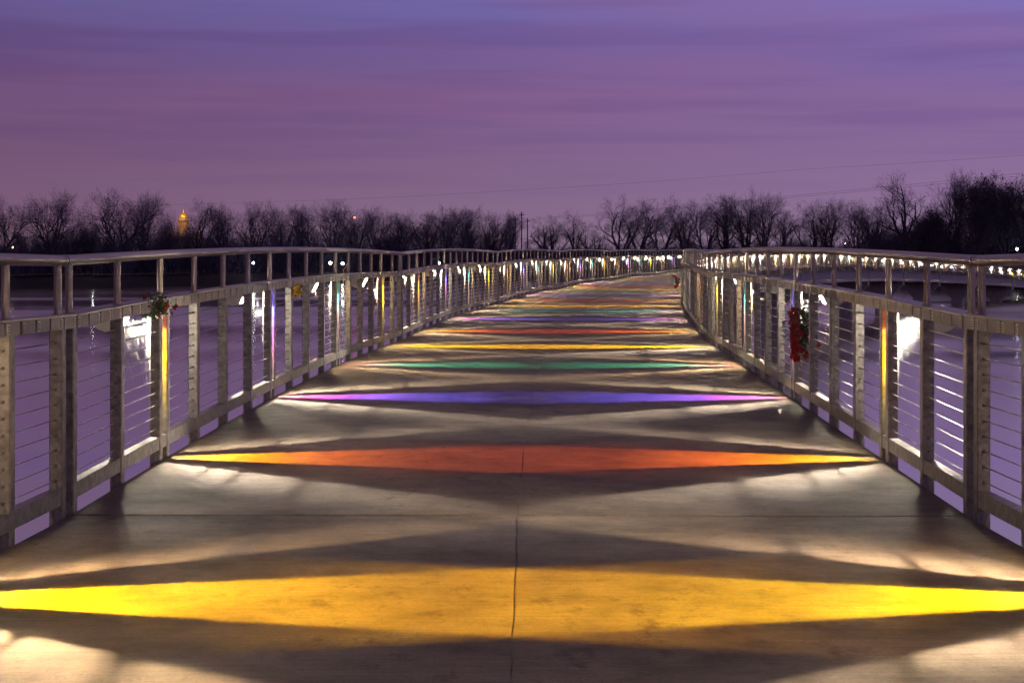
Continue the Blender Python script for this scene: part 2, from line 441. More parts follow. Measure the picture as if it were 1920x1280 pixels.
# ------------------------------------------------------------------ the footbridge: slabs, girders, piers
bridge = thing('footbridge', 'concrete footbridge deck with a centre crack, curving right over the lake', 'footbridge', Matrix.Identity(4))
NS = 120
def crack(s):
    return .014 * noise.noise(Vector((s * .55, 3.1, 0))) + .009 * noise.noise(Vector((s * 2.6, 9.7, 0))) + .006 * noise.noise(Vector((s * 9.0, 1.3, 0)))
def gap(s): return .0015 + .0045 * max(0, noise.noise(Vector((s * 1.9, 22.2, 0))) + .15) + .002 * abs(noise.noise(Vector((s * 11, 5.5, 0))))
def slab(side):
    mb = MB(); rows = []
    cols = 60
    for i in range(NS + 1):
        u = i / NS
        s = .019 + (SPAN - .038) * u
        row = []
        for c in range(cols + 1):
            w = c / cols
            t0 = crack(s) + side * gap(s)
            t = t0 + (side * 2.415 - t0) * w
            ss = s
            if i in (0, NS):
                ss += (1 if i == 0 else -1) * .016 * max(0, noise.noise(Vector((t * 9, s, 7))) + .05)
            row.append(len(mb.v)); mb.v.append(loc(ss, t, 0))
        rows.append(row)
    for i in range(NS):
        for c in range(cols): mb.f.append((rows[i][c], rows[i][c + 1], rows[i + 1][c + 1], rows[i + 1][c])); mb.m.append(0)
    # sides and underside
    def low(i):
        v = mb.v[i]; mb.v.append((v[0], v[1], v[2] - .22)); return len(mb.v) - 1
    rim = [rows[0][c] for c in range(cols + 1)] + [rows[i][cols] for i in range(1, NS + 1)] + [rows[NS][c] for c in range(cols - 1, -1, -1)] + [rows[i][0] for i in range(NS - 1, 0, -1)]
    lo = [low(i) for i in rim]
    for i in range(len(rim)):
        j = (i + 1) % len(rim)
        mb.f.append((rim[i], lo[i], lo[j], rim[j])); mb.m.append(0)
    a, b_, c_, d_ = lo[0], lo[cols], lo[cols + NS], lo[2 * cols + NS]
    mb.f.append((a, d_, c_, b_)); mb.m.append(0)
    return mb.mesh('deck_slab', DECK)
SLAB = {s: slab(s) for s in (-1, 1)}
mb = MB(); sweep(mb, [(-.05, -.06), (.05, -.06), (.05, -.007), (-.05, -.007)], .02, SPAN - .02, 40, 1)
SEALM = mb.mesh('crack_filler', SEAL)
mb = MB(); mb.box(-2.41, 2.41, -.03, .03, -.12, -.035); JOINT = mb.mesh('joint_filler', RUBBER)
def girder(side):
    mb = MB()
    pr = [(1.92, -.22), (2.34, -.22), (2.34, -.42), (2.26, -.50), (2.26, -1.05), (2.36, -1.15), (2.36, -1.36), (1.90, -1.36), (1.90, -1.15), (2.0, -1.05), (2.0, -.50), (1.92, -.42)]
    sweep(mb, pr, .16, SPAN - .16, 12, side)
    return mb.mesh('girder', CONC)
GIRD = {s: girder(s) for s in (-1, 1)}
mb = MB()
mb.box(-2.3, 2.3, -.45, .45, -1.75, -1.36)
mb.add([(-2.2, -.4, -1.75), (2.2, -.4, -1.75), (.75, -.4, -3.1), (-.75, -.4, -3.1), (-2.2, .4, -1.75), (2.2, .4, -1.75), (.75, .4, -3.1), (-.75, .4, -3.1)],
       [(0, 1, 2, 3), (7, 6, 5, 4), (0, 4, 5, 1), (1, 5, 6, 2), (2, 6, 7, 3), (3, 7, 4, 0)])
mb.bevbox(-.75, .75, -.4, .4, -7.5, -3.1, .12)
PIER = mb.mesh('pier', CONC)
for i in range(I0, I1):
    for sd in (-1, 1):
        obj('deck_slab', SLAB[sd], bridge, SM[i]); obj('girder', GIRD[sd], bridge, SM[i])
    obj('crack_filler', SEALM, bridge, SM[i]); obj('joint_filler', JOINT, bridge, SM[i])
    pm = Matrix.Translation(SM[i].translation) @ Matrix.Rotation(-(PSI0 + KAP * SPAN * i), 4, 'Z')
    obj('pier', PIER, bridge, pm)

# ------------------------------------------------------------------ railing meshes (shared by every section)
mb = MB()
mb.bevbox(-.035, .035, -.045, .045, -.32, 1.012, .006)
mb.box(-.052, .052, -.060, .060, -.335, -.30)
POSTM = mb.mesh('post', GALV)
FITM = {}
def sides_of(s):      # which faces of a post carry cable ends: the slit between twin posts stays free
    for k in STATION:
        if abs(s - (SI[k] - TWIN)) < 1e-6: return (-1,)
        if abs(s - (SI[k] + TWIN)) < 1e-6: return (1,)
    return (1,) if s == POSTS[0] else (-1,) if s == POSTS[-1] else (-1, 1)
for sgs in ((-1,), (1,), (-1, 1)):
    mb = MB()
    for h in CABH:
        for sg in sgs:
            mb.tube([(0, sg * .040, h), (0, sg * .060, h)], .011, 6)
            mb.tube([(0, sg * .060, h), (0, sg * .085, h)], .007, 6)
    FITM[sgs] = mb.mesh('cable_fitting', FIT)
mb = MB(); mb.tube([(0, 0, 1.078), (0, 0, 1.35)], .021, 12); mb.tube([(0, 0, 1.080), (0, 0, 1.088)], .034, 12)
BALM = mb.mesh('upper_post', PIPE, True)
circ = lambda r, n, c: [(c[0] + r * math.cos(2 * math.pi * k / n), c[1] + r * math.sin(2 * math.pi * k / n)) for k in range(n)]
TILE_N = 72
TILE_L = (SPAN - .03) / TILE_N
mb = MB()
mb.box(-.007, .007, -TILE_L / 2 + .014, TILE_L / 2 - .014, 1.008, 1.072, 0)
TILEM = {}
def tile_mesh(side, var):
    mb = MB(); rnd = random.Random(var * 17 + 3)
    mb.box(-.007, .007, -TILE_L / 2 + .014, TILE_L / 2 - .014, 1.008, 1.072, 0)
    x0, x1 = (-.0105, -.007) if side > 0 else (.007, .0105)
    c = -TILE_L / 2 + .045 if var % 3 else TILE_L / 2 - .045
    mb.box(x0, x1, c - .022, c + .022, 1.016, 1.064, 1)
    xa, xb = (-.0115, -.0105) if side > 0 else (.0105, .0115)
    for r in range(3):
        w = rnd.uniform(.009, .016)
        mb.box(xa, xb, c - w, c + w, 1.023 + r * .013, 1.029 + r * .013, 2)
    return mb.mesh('name_tile', [BRONZE, PLATE, DARK])
for sd in (-1, 1): TILEM[sd] = [tile_mesh(sd, v) for v in range(5)]
def section_meshes(side):
    d = {}
    mb = MB(); sweep(mb, circ(.030, 14, (RT, 1.372)), .012, SPAN - .012, 28, side); d['top_rail'] = mb.mesh('top_rail', PIPE, True)
    d['rail_collar'] = []
    for s in (.012, SPAN - .052):
        mb = MB(); sweep(mb, circ(.0325, 14, (RT, 1.372)), s, s + .04, 1, side)
        d['rail_collar'].append(mb.mesh('rail_collar', PIPE, True))
    mb = MB(); sweep(mb, [(RT - .058, 1.010), (RT + .06, 1.010), (RT + .06, 1.074), (RT - .058, 1.074)], .015, SPAN - .015, 28, side)
    d['middle_rail'] = mb.mesh('middle_rail', RAILD)
    mb = MB(); sweep(mb, [(RT - .078, 1.0755), (RT + .068, 1.0755), (RT + .068, 1.0835), (RT - .078, 1.0835)], .013, SPAN - .013, 28, side)
    d['rail_cap'] = mb.mesh('rail_cap', PIPE)
    d['bottom_rail'] = []
    for a, b in zip(POSTS, POSTS[1:]):
        mb = MB(); sweep(mb, [(RT - .030, .070), (RT + .034, .070), (RT + .034, .155), (RT - .030, .155)], a + .0455, b - .0455, 2, side)
        d['bottom_rail'].append(mb.mesh('bottom_rail', GALV))
    d['cable'] = []
    ends = [POSTS[0]]
    for k in STATION: ends += [SI[k] - TWIN, SI[k] + TWIN]
    ends.append(POSTS[-1])
    allc = MB()
    for a, b in zip(ends[::2], ends[1::2]):
        for h in CABH:
            pts = [loc(a + (b - a) * k / 8, side * RT, h) for k in range(9)]
            mb = MB(); mb.tube(pts, .0040, 5); d['cable'].append(mb.mesh('cable', CABLE, True)); allc.tube(pts, .0040, 4)
    d['cables'] = allc.mesh('cables', CABLE, True)
    d['glass'] = []
    for k, cn in STATION.items():
        mb = MB(); f = post_frame(SI[k], side * RT, 0)
        mb.box(-.003, .003, -.0715, .0715, .17, 1.005, fn=lambda x, y, z: tuple(f @ Vector((x, y, z)))); d['glass'].append((cn, mb.mesh(cn + '_glass', GLASS[cn])))
    # far sections carry their tiles as one piece
    mb = MB()
    for k in range(TILE_N):
        s = .015 + TILE_L * (k + .5); f = local_frame(s, side * (RT - .066), 0)
        mb.box(-.007, .007, -TILE_L / 2 + .014, TILE_L / 2 - .014, 1.008, 1.072, fn=lambda x, y, z: tuple(f @ Vector((x, y, z))))
    d['tile_row'] = mb.mesh('tile_row', BRONZE)
    mb = MB()
    for s in POSTS:
        f = post_frame(s, side * RT, 0)
        for h in CABH:
            for sg in sides_of(s):
                mb.tube([tuple(f @ Vector((0, sg * .040, h))), tuple(f @ Vector((0, sg * .075, h)))], .010, 4)
    d['fit_row'] = mb.mesh('cable_fittings', FIT)
    return d
SEC = {s: section_meshes(s) for s in (-1, 1)}
SIDE = {-1: 'left', 1: 'right'}
def section_label(i, sd):
    w = SIDE[sd]
    if i == -2: return f'steel cable railing section on the {w} side, wholly behind the camera'
    if i == -1: return f'steel cable railing section on the {w} beside the camera, cut by the frame edge'
    if i == 0: return f'largest full steel cable railing section on the {w}, starting at the nearest deck joint'
    return f'steel cable railing section on the {w} side, {ordn(i)} beyond the nearest deck joint' .replace('first beyond', 'one past the largest, first joint beyond')
for i in range(I0, I1):
    for sd in (-1, 1):
        d = SEC[sd]
        near = i in (-1, 0, 1)
        t = thing('cable_railing', section_label(i, sd), 'railing', SM[i], 'cable railing sections along the bridge')
        for nm in ('top_rail', 'middle_rail', 'rail_cap'): obj(nm, d[nm], t)
        for m in d['rail_collar']: obj('rail_collar', m, t)
        for s in POSTS:
            p = obj('post', POSTM, t, post_frame(s, sd * RT, 0))
            if near: tag(obj('cable_fittings', FITM[sides_of(s)], p), kind='stuff')
        if not near: tag(obj('cable_fittings', d['fit_row'], t), kind='stuff')
        for s in SI: obj('upper_post', BALM, t, post_frame(s, sd * RT, 0))
        for m in d['bottom_rail']: obj('bottom_rail', m, t)
        if near:
            for m in d['cable']: obj('cable', m, t)
        else: tag(obj('cables', d['cables'], t), kind='stuff')
        for cn, m in d['glass']: tag(obj('coloured_glass', m, t), f'narrow {cn} tinted glass strip between twin posts')
        if near:
            rnd = random.Random(i * 2 + sd)
            for k in range(TILE_N):
                s = .015 + TILE_L * (k + .5)
                obj('name_tile', TILEM[sd][rnd.randrange(5)], t, local_frame(s, sd * (RT - .066), rnd.uniform(-.0012, .0012)))
        else:
            tag(obj('tile_row', d['tile_row'], t), kind='stuff')

# ------------------------------------------------------------------ floodlights outside the railing
LAMP_O, LAMP_H = .250, .925        # emitter outboard of the glass, height above deck
def lamp_meshes(side):
    d = {}
    pr = [(.200, 1.000), (.46, 1.000), (.462, .955), (.44, .905), (.40, .868), (.34, .850), (.285, .858), (.268, .872)]
    mb = MB(); n = len(pr)
    for y in (-.085, .085):
        for o_, h in pr: mb.v.append((side * o_, y, h))
    mb.f.append(tuple(range(n))); mb.f.append(tuple(range(2 * n - 1, n - 1, -1))); mb.m += [0, 0]
    for k in range(n - 1):        # the mouth between the last and first point stays open for the lens
        mb.f.append((k, k + 1, n + k + 1, n + k)); mb.m.append(0)
    d['housing'] = mb.mesh('housing', HOOD)
    nx, nz_ = -.88, -.47
    mb = MB()
    q = [(.203, .997), (.268, .875)]
    mb.add([(side * q[0][0], -.08, q[0][1]), (side * q[0][0], .08, q[0][1]), (side * q[1][0], .08, q[1][1]), (side * q[1][0], -.08, q[1][1]),
            (side * (q[0][0] + .012), -.08, q[0][1]), (side * (q[0][0] + .012), .08, q[0][1]), (side * (q[1][0] + .012), .08, q[1][1]), (side * (q[1][0] + .012), -.08, q[1][1])],
           [(0, 1, 2, 3), (7, 6, 5, 4), (0, 4, 5, 1), (1, 5, 6, 2), (2, 6, 7, 3), (3, 7, 4, 0)])
    d['lens_w'] = mb.mesh('lens', LENS_W); d['lens_c'] = mb.mesh('lens', LENS_C)
    mb = MB(); mb.box(side * .045, side * .42, -.02, .02, 1.001, 1.009); mb.box(side * .046, side * .0605, -.03, .03, .985, 1.001)
    d['bracket'] = mb.mesh('bracket', GALV)
    mb = MB(); mb.box(side * .24, side * .36, -.05, .05, 1.0095, 1.03); d['vent'] = mb.mesh('vent', VENT)  # self-lit box stands in for lamp light leaking out at the top
    return d
LM = {s: lamp_meshes(s) for s in (-1, 1)}
def web_mesh(sd, seed):
    rnd = random.Random(seed); mb = MB()
    for _ in range(26):
        o0 = rnd.uniform(.08, .24); h0 = rnd.uniform(.86, .97); y0 = rnd.uniform(-.12, .06); dr = rnd.uniform(.05, .40) * rnd.random()
        mb.tube([(sd * o0, y0, h0), (sd * max(.05, o0 - .3 * dr), y0 + rnd.uniform(-.04, .04), h0 - dr)], .0010, 3, cap=False)
    mb.tube([(sd * .07, -.05, .93), (sd * .06, -.05, .65), (sd * .06, -.05, .40)], .0015, 3, cap=False)
    return mb.mesh('spider_web', WEB, False, False)
FARWEB = {s: [web_mesh(s, 50 + k) for k in range(4)] for s in (-1, 1)}
LIGHTS = {}
def lamp_light(col, power):
    k = (col, power)
    if k not in LIGHTS:
        l = bpy.data.lights.new('flood_beam', 'SPOT')
        l.energy = power; l.color = col; l.spot_size = R(116); l.spot_blend = 1.0; l.shadow_soft_size = .008; l.use_soft_falloff = False
        LIGHTS[k] = l
    return LIGHTS[k]
WARM, CREAM, COOL = (1, .71, .38), (1, .79, .51), (1, .89, .73)
POWER = 1600
STRONG = {'yellow': 1.35, 'red': .95, 'blue': 1.3, 'teal': 1.15}     # the films pass different shares, the lamps make up for it
near_col = {(0, 2, -1): COOL, (0, 2, 1): COOL, (0, 6, -1): CREAM, (0, 6, 1): CREAM, (0, 10, -1): WARM, (0, 10, 1): WARM, (-1, 14, -1): WARM, (-1, 14, 1): CREAM,
            (0, 14, -1): CREAM, (0, 14, 1): COOL, (1, 2, -1): CREAM, (1, 6, -1): COOL, (1, 2, 1): CREAM, (1, 6, 1): WARM}
rl = random.Random(5)
for sd in (-1, 1):
    cnt = 0
    for i in range(I0 + 1, I1):
        for k, cn in STATION.items():
            fr = SM[i] @ post_frame(SI[k], sd * RT, 0)
            colr = COOL if cn == 'blue' else near_col.get((i, k, sd), rl.choice([WARM, CREAM, COOL, CREAM]))
            cnt += 1
            t = thing('floodlight', f'rounded floodlight behind the {cn} glass strip of the {SIDE[sd]} railing, {ordn(cnt - 1)} from the camera', 'floodlight', fr, 'floodlights along the bridge railings')
            obj('housing', LM[sd]['housing'], t); obj('bracket', LM[sd]['bracket'], t); obj('vent', LM[sd]['vent'], t)
            obj('lens', LM[sd]['lens_c' if colr == COOL else 'lens_w'], t)
            if i > 0: obj('spider_web', FARWEB[sd][(i + k) % 4], t)
            lo = obj('flood_beam', lamp_light(colr, POWER * STRONG[cn] * rl.choice((.82, .9, 1.0, 1.1))), t)
            ti, ya = R(22 + rl.uniform(-4, 4)), R(rl.uniform(-5, 5))
            dirv = Vector((-sd * math.cos(ti) * math.cos(ya), math.sin(ya) * math.cos(ti), -math.sin(ti)))
            lo.matrix_local = Matrix.Translation((sd * (LAMP_O - .022), 0, LAMP_H)) @ dirv.to_track_quat('-Z', 'Y').to_matrix().to_4x4()
#@@PART2@@
# ------------------------------------------------------------------ webs under the nearest lamps
def web(i, k, sd, n, seed, look):
    rnd = random.Random(seed); mb = MB()
    f = post_frame(0, 0, 0)
    for _ in range(n):
        o0 = rnd.uniform(.06, .25); h0 = rnd.uniform(.80, .95); y0 = rnd.uniform(-.14, .06)
        drop_ = rnd.uniform(.05, .42) * rnd.random()
        o1 = max(.03, o0 + rnd.uniform(-.16, .05) - .15 * drop_); h1 = h0 - drop_; y1 = y0 + rnd.uniform(-.06, .06)
        mid = ((o0 + o1) / 2 + rnd.uniform(-.02, .02), (y0 + y1) / 2, (h0 + h1) / 2 - rnd.uniform(0, .03))
        pts = [(sd * o0, y0, h0), (sd * mid[0], mid[1], mid[2]), (sd * o1, y1, h1)]
        mb.tube(pts, rnd.uniform(.00018, .0004), 3, cap=False)
    for _ in range(3):
        o0 = rnd.uniform(.04, .07)
        mb.tube([(sd * o0, -.06, .9), (sd * (o0 + rnd.uniform(-.01, .02)), -.06, .7), (sd * (o0 + rnd.uniform(-.01, .01)), -.06, .4 + rnd.random() * .2)], .0004, 3, cap=False)
    o = obj('spider_web', mb.mesh('spider_web', WEB, False, False)); o.matrix_world = SM[i] @ post_frame(SI[k], sd * RT, 0)
    tag(o, look, 'web', 'spider webs under the floodlights')
web(0, 2, -1, 90, 1, 'tangled white spider web under the nearest lit floodlight of the left railing')
web(0, 6, -1, 22, 2, 'spider web under the second lit floodlight in view on the left railing')
web(0, 10, -1, 20, 3, 'spider web hanging beneath the floodlight beside the orange ribbon')
web(0, 14, -1, 18, 4, 'spider web under the fourth lit floodlight in view on the left railing')
web(0, 2, 1, 90, 5, 'tangled white spider web under the nearest lit floodlight of the right railing')
web(0, 6, 1, 20, 6, 'spider web under the floodlight above the red flower swag')
web(0, 10, 1, 16, 7, 'spider web under the floodlight one beyond the red flower swag')

# ------------------------------------------------------------------ flowers and ribbons tied to the railings
def leaf(mb, base, d, ln, wd, rnd, mi=0):
    d = Vector(d).normalized()
    u = d.cross(Vector((rnd.uniform(-1, 1), rnd.uniform(-1, 1), rnd.uniform(-1, 1)))).normalized(); nrm = d.cross(u)
    b = Vector(base)
    vs = [b, b + d * ln * .45 + u * wd - nrm * wd * .3, b + d * ln + nrm * wd * .4, b + d * ln * .45 - u * wd - nrm * wd * .3, b + d * ln * .5 + nrm * wd * .35]
    mb.add(vs, [(0, 1, 4), (1, 2, 4), (2, 3, 4), (3, 0, 4)], mi)
def rdir(rnd): 
    v = Vector((rnd.gauss(0, 1), rnd.gauss(0, 1), rnd.gauss(0, 1))); return v.normalized()
def flower(mb, c, r, rnd, n=6, mi=0):
    ax = rdir(rnd)
    for k in range(n * 2):
        d = (rdir(rnd) + ax * .4).normalized(); leaf(mb, c, d, r * rnd.uniform(.7, 1.1), r * .34, rnd, mi)
def bouquet(name, label, cat, i, s, t, h, parts, mw=None):
    th = thing(name, label, cat, SM[i] @ post_frame(s, t, h))
    for pn, mb, m in parts: obj(pn, mb.mesh(pn, m, False, False), th)
    return th
rnd = random.Random(11)
# red poinsettia swag on the right
g, r_, st = MB(), MB(), MB()
for _ in range(330):
    h = rnd.uniform(.12, .47); w = .12 * (1.05 - abs(h - .32) * 1.6)
    c = (rnd.gauss(0, w * .55), rnd.gauss(0, w * .6), h); leaf(g, c, (rnd.gauss(0, 1), rnd.gauss(0, 1), rnd.gauss(-.4, .8)), rnd.uniform(.05, .11), .007, rnd)
for _ in range(95):
    h = rnd.uniform(.0, .44); w = .105
    cx = -.060 - .03 * rnd.random() if rnd.random() < .8 else rnd.gauss(0, .05)
    flower(r_, (cx, rnd.gauss(0, w) - .02, h), rnd.uniform(.028, .05), rnd, 6)
for _ in range(8): st.tube([(0, rnd.gauss(0, .02), .45), (rnd.gauss(0, .03), rnd.gauss(0, .05), .2), (rnd.gauss(0, .05), rnd.gauss(0, .07), .02)], .003, 4)
bouquet('flower_swag', 'long swag of red flowers and evergreen hung on the right railing', 'flowers', 0, SI[6] - .78, RT - .035, .41, [('evergreen', g, PINE), ('blossoms', r_, RED), ('stems', st, RIBD)])
# greenery with dark red blooms over the left rail
g, r_, st = MB(), MB(), MB()
for _ in range(200):
    c = (rnd.gauss(0, .036), rnd.gauss(0, .13), .035 + rnd.gauss(0, .036)); leaf(g, c, rdir(rnd), rnd.uniform(.03, .06), .012, rnd)
for _ in range(14): flower(r_, (rnd.gauss(.03, .05), rnd.gauss(.02, .12), .04 + rnd.gauss(0, .05)), .03, rnd, 5)
for _ in range(5): st.tube([(0, -.15, .0), (.02, rnd.gauss(0, .03), .06), (.03, .15, -.02)], .003, 4)
bouquet('rail_garland', 'small garland of green leaves and dark red blooms over the left rail', 'garland', 0, SI[2] - .46, -RT + .070, .995, [('leaves', g, LEAF), ('blossoms', r_, RED), ('stems', st, RIBD)])
# yellow bloom
g, r_ = MB(), MB()
for _ in range(30): leaf(g, (rnd.gauss(0, .03), rnd.gauss(0, .04), rnd.gauss(0, .025)), rdir(rnd), .05, .012, rnd)
for _ in range(10): flower(r_, (rnd.gauss(.02, .03), rnd.gauss(0, .06), rnd.gauss(0, .028)), .045, rnd, 6)
bouquet('yellow_flower', 'bunch of faded yellow petals tied to a left railing post', 'flowers', 0, SI[7] + .0, -RT + .06, .96, [('petals', r_, YELL), ('leaves', g, LEAF)])
# orange flowers far right
g, r_ = MB(), MB()
for _ in range(12): flower(r_, (rnd.gauss(-.06, .05), rnd.gauss(0, .06), rnd.gauss(0, .09)), .06, rnd, 6)
g.tube([(.1, 0, 0), (0, 0, .01), (-.06, 0, .0)], .006, 5)
bouquet('orange_flower', 'orange flowers poking out from the far bend of the right railing', 'flowers', 2, 1.3, RT - .14, .56, [('petals', r_, ORANGE), ('stems', g, RIBD)])
# ribbon with bow
a, b_ = MB(), MB()
def strip(mb, pts, w, ax=(0, 1, 0)):
    ax = Vector(ax); o = len(mb.v)
    for p in pts:
        p = Vector(p); mb.v += [tuple(p - ax * w + Vector((.001, 0, 0))), tuple(p + ax * w + Vector((.001, 0, 0))), tuple(p + ax * w - Vector((.001, 0, 0))), tuple(p - ax * w - Vector((.001, 0, 0)))]
    for i in range(len(pts) - 1):
        for j in range(4): mb.f.append((o + i * 4 + j, o + i * 4 + (j + 1) % 4, o + i * 4 + 4 + (j + 1) % 4, o + i * 4 + 4 + j)); mb.m.append(0)
strip(a, [(.0, -.03, .20), (.018, -.02, .12), (.010, -.02, .02), (.022, -.01, -.08)], .040)
strip(b_, [(.02, .02, .20), (.03, .10, .10), (.02, .16, .02)], .020)
for k in range(2):
    q = -1 if k else 1
    strip(b_, [(.02, 0, .20), (.05, q * .10, .25), (.03, q * .14, .21), (.02, 0, .19)], .012, (0, .3, 1))
bouquet('ribbon_bow', 'orange ribbon with a dark bow tied to the left middle rail', 'ribbon', 0, SI[10] - .02, -RT + .09, .96, [('ribbon_tail', a, RIBR), ('bow', b_, RIBD)])

# ------------------------------------------------------------------ far bank: placing by bearing and distance
def at(px, dist, z=None):
    x = (px - 960) / F * dist
    return (x, dist, gz_xy(x, dist) if z is None else z)
def height_at(py, dist): return EYE + (HY - py) / F * dist

# bare trees
def grow_tree(seed, style):
    rnd = random.Random(seed); tr, cr = MB(), MB()
    st = {
     'spreading': dict(trunk=.24, forks=5, spread=.95, len=(.46, .38, .24, .13, .075), kids=(7, 6, 4, 3), up=.20, wob=.17),
     'upright':   dict(trunk=.22, forks=5, spread=.50, len=(.52, .32, .20, .12, .07), kids=(7, 6, 4, 3), up=.40, wob=.11),
     'vase':      dict(trunk=.20, forks=4, spread=.62, len=(.58, .34, .20, .11, .065), kids=(6, 6, 4, 3), up=.16, wob=.13),
     'sparse':    dict(trunk=.38, forks=3, spread=.60, len=(.42, .30, .17, .10, .06), kids=(6, 5, 4, 2), up=.22, wob=.16),
     'dense':     dict(trunk=.20, forks=6, spread=.70, len=(.46, .32, .20, .12, .07), kids=(8, 7, 6, 5), up=.28, wob=.16),
     'scrub':     dict(trunk=.05, forks=8, spread=.75, len=(.62, .36, .22, .13, .08), kids=(7, 6, 5, 4), up=.30, wob=.16),
    }[style]
    tips = []
    def branch(p, d, ln, r, lvl):
        n = (6, 5, 3, 2, 2)[lvl] if lvl < 5 else 1
        pts = [p]; rs = [r]; q = p.copy(); dd = d.copy()
        for i in range(n):
            w = st['wob'] * (1 + .3 * lvl)
            dd = (dd + Vector((rnd.gauss(0, w), rnd.gauss(0, w), rnd.gauss(0, w * .7) + st['up'] * .35))).normalized()
            q = q + dd * (ln / n); pts.append(q.copy()); rs.append(max(r * (1 - .75 * (i + 1) / n), .00072))
        (tr if lvl <= 1 else cr).tube(pts, rs, 6 if lvl == 0 else (4 if lvl == 1 else 3), cap=False)
        if lvl >= 4: tips.append(q); return
        kids = st['kids'][lvl] if lvl < len(st['kids']) else 3
        for c in range(kids):
            u = .22 + .78 * (c + rnd.random()) / kids if lvl else .18 + .82 * (c + rnd.random()) / kids
            f = u * n; k = min(int(f), n - 1); pos = pts[k].lerp(pts[k + 1], f - k)
            ax = (pts[k + 1] - pts[k]).normalized()
            side = ax.cross(rdir(rnd)).normalized()
            ang = rnd.uniform(.45, 1.05)
            nd = (ax * math.cos(ang) + side * math.sin(ang)).normalized()
            branch(pos, nd, st['len'][lvl + 1] * rnd.uniform(.55, 1.15) * (1.15 - .5 * u), rs[k] * (.58 if lvl < 2 else .45), lvl + 1)
    base = Vector((0, 0, 0)); top = Vector((rnd.gauss(0, .02), rnd.gauss(0, .02), st['trunk']))
    tr.tube([(0, 0, -.03), tuple(base.lerp(top, .12)), tuple(base.lerp(top, .6)), tuple(top)], [.042, .030, .025, .023], 8, cap=False)
    for k in range(st['forks']):
        az = 2 * math.pi * (k + rnd.random() * .7) / st['forks']; sp = st['spread'] * rnd.uniform(.45, 1.1)
        d = Vector((math.cos(az) * sp, math.sin(az) * sp, 1)).normalized()
        p0 = base.lerp(top, rnd.uniform(.7, 1.0))
        branch(p0, d, st['len'][0] * rnd.uniform(.8, 1.1), .0175 * rnd.uniform(.8, 1.15), 0)
    if style == 'sparse': branch(top, Vector((.1, .05, 1)).normalized(), .5, .014, 0)
    zm = sorted(v[2] for v in cr.v)[int(len(cr.v) * .985)]; wm = sorted(abs(v[0]) for v in cr.v)[int(len(cr.v) * .97)]
    for m in (tr, cr): m.v = [(x / zm, y / zm, z / zm) for x, y, z in m.v]
    ivy = None
    if style == 'dense':
        ivy = MB()
        for tp in tips:
            if rnd.random() < .30 + .5 * noise.noise(tp * 9):
                for _ in range(4):
                    c = (tp + rdir(rnd) * .03 * rnd.random()) / zm; leaf(ivy, c, rdir(rnd), .017, .007, rnd)
    return tr.mesh('trunk', BARK_HAZE, False, False), cr.mesh('crown', BARK2_HAZE, False, False), (ivy.mesh('ivy', IVY, False, False) if ivy else None), wm / zm * 2
PROTO = {}
for nm, sds in (('spreading', (3, 8, 21)), ('upright', (5, 14, 33)), ('vase', (6, 19)), ('sparse', (9, 27)), ('dense', (12, 40)), ('scrub', (15,))):
    PROTO[nm] = [grow_tree(s, nm) for s in sds]
WORD = {'spreading': 'broad spreading bare tree', 'upright': 'upright bare tree with dense fine twigs', 'vase': 'bare tree with a fan-shaped crown of leaning limbs',
        'sparse': 'tall thin bare tree with open branches', 'dense': 'dark ivy-grown tree with a bushy crown', 'scrub': 'low many-stemmed bare tree'}
# px, top row, crown width px, style, metres beyond the shore
TREES = [
 (-60, 372, 130, 'spreading', 20), (8, 374, 110, 'spreading', 24), (98, 364, 135, 'spreading', 18), (160, 412, 80, 'scrub', 22), (228, 363, 140, 'spreading', 20), (272, 366, 80, 'upright', 26),
 (315, 402, 70, 'scrub', 40), (378, 380, 90, 'vase', 22), (420, 386, 80, 'upright', 30), (482, 383, 100, 'spreading', 24), (530, 388, 80, 'upright', 30), (572, 388, 80, 'upright', 40),
 (622, 379, 90, 'spreading', 18), (668, 387, 90, 'upright', 20), (704, 392, 80, 'spreading', 34), (745, 402, 80, 'upright', 44), (800, 394, 90, 'upright', 24), (838, 393, 95, 'upright', 18), (880, 396, 80, 'upright', 30), (926, 396, 85, 'upright', 22), (952, 402, 60, 'upright', 40),
 (1018, 412, 70, 'sparse', 40), (1042, 406, 80, 'vase', 60), (1076, 398, 62, 'sparse', 35), (1108, 420, 70, 'vase', 70), (1168, 374, 105, 'vase', 20), (1205, 377, 95, 'vase', 26), (1240, 383, 100, 'vase', 40),
 (1284, 376, 80, 'upright', 36), (1322, 374, 84, 'vase', 30), (1362, 370, 90, 'upright', 24), (1402, 364, 95, 'upright', 28), (1436, 368, 85, 'upright', 22), (1470, 398, 70, 'upright', 50),
 (1520, 380, 90, 'vase', 20), (1558, 377, 90, 'upright', 36), (1606, 380, 95, 'spreading', 24), (1644, 378, 90, 'upright', 30), (1700, 331, 100, 'sparse', 14), (1750, 382, 90, 'scrub', 22), (1786, 327, 84, 'upright', 20),
 (1830, 343, 76, 'dense', 16), (1884, 352, 92, 'dense', 14), (1934, 344, 90, 'dense', 24), (1730, 400, 110, 'dense', 18), (1975, 340, 120, 'spreading', 20), (2060, 345, 130, 'dense', 16), (-160, 366, 140, 'spreading', 22),
]
rt = random.Random(4)
inview = 0
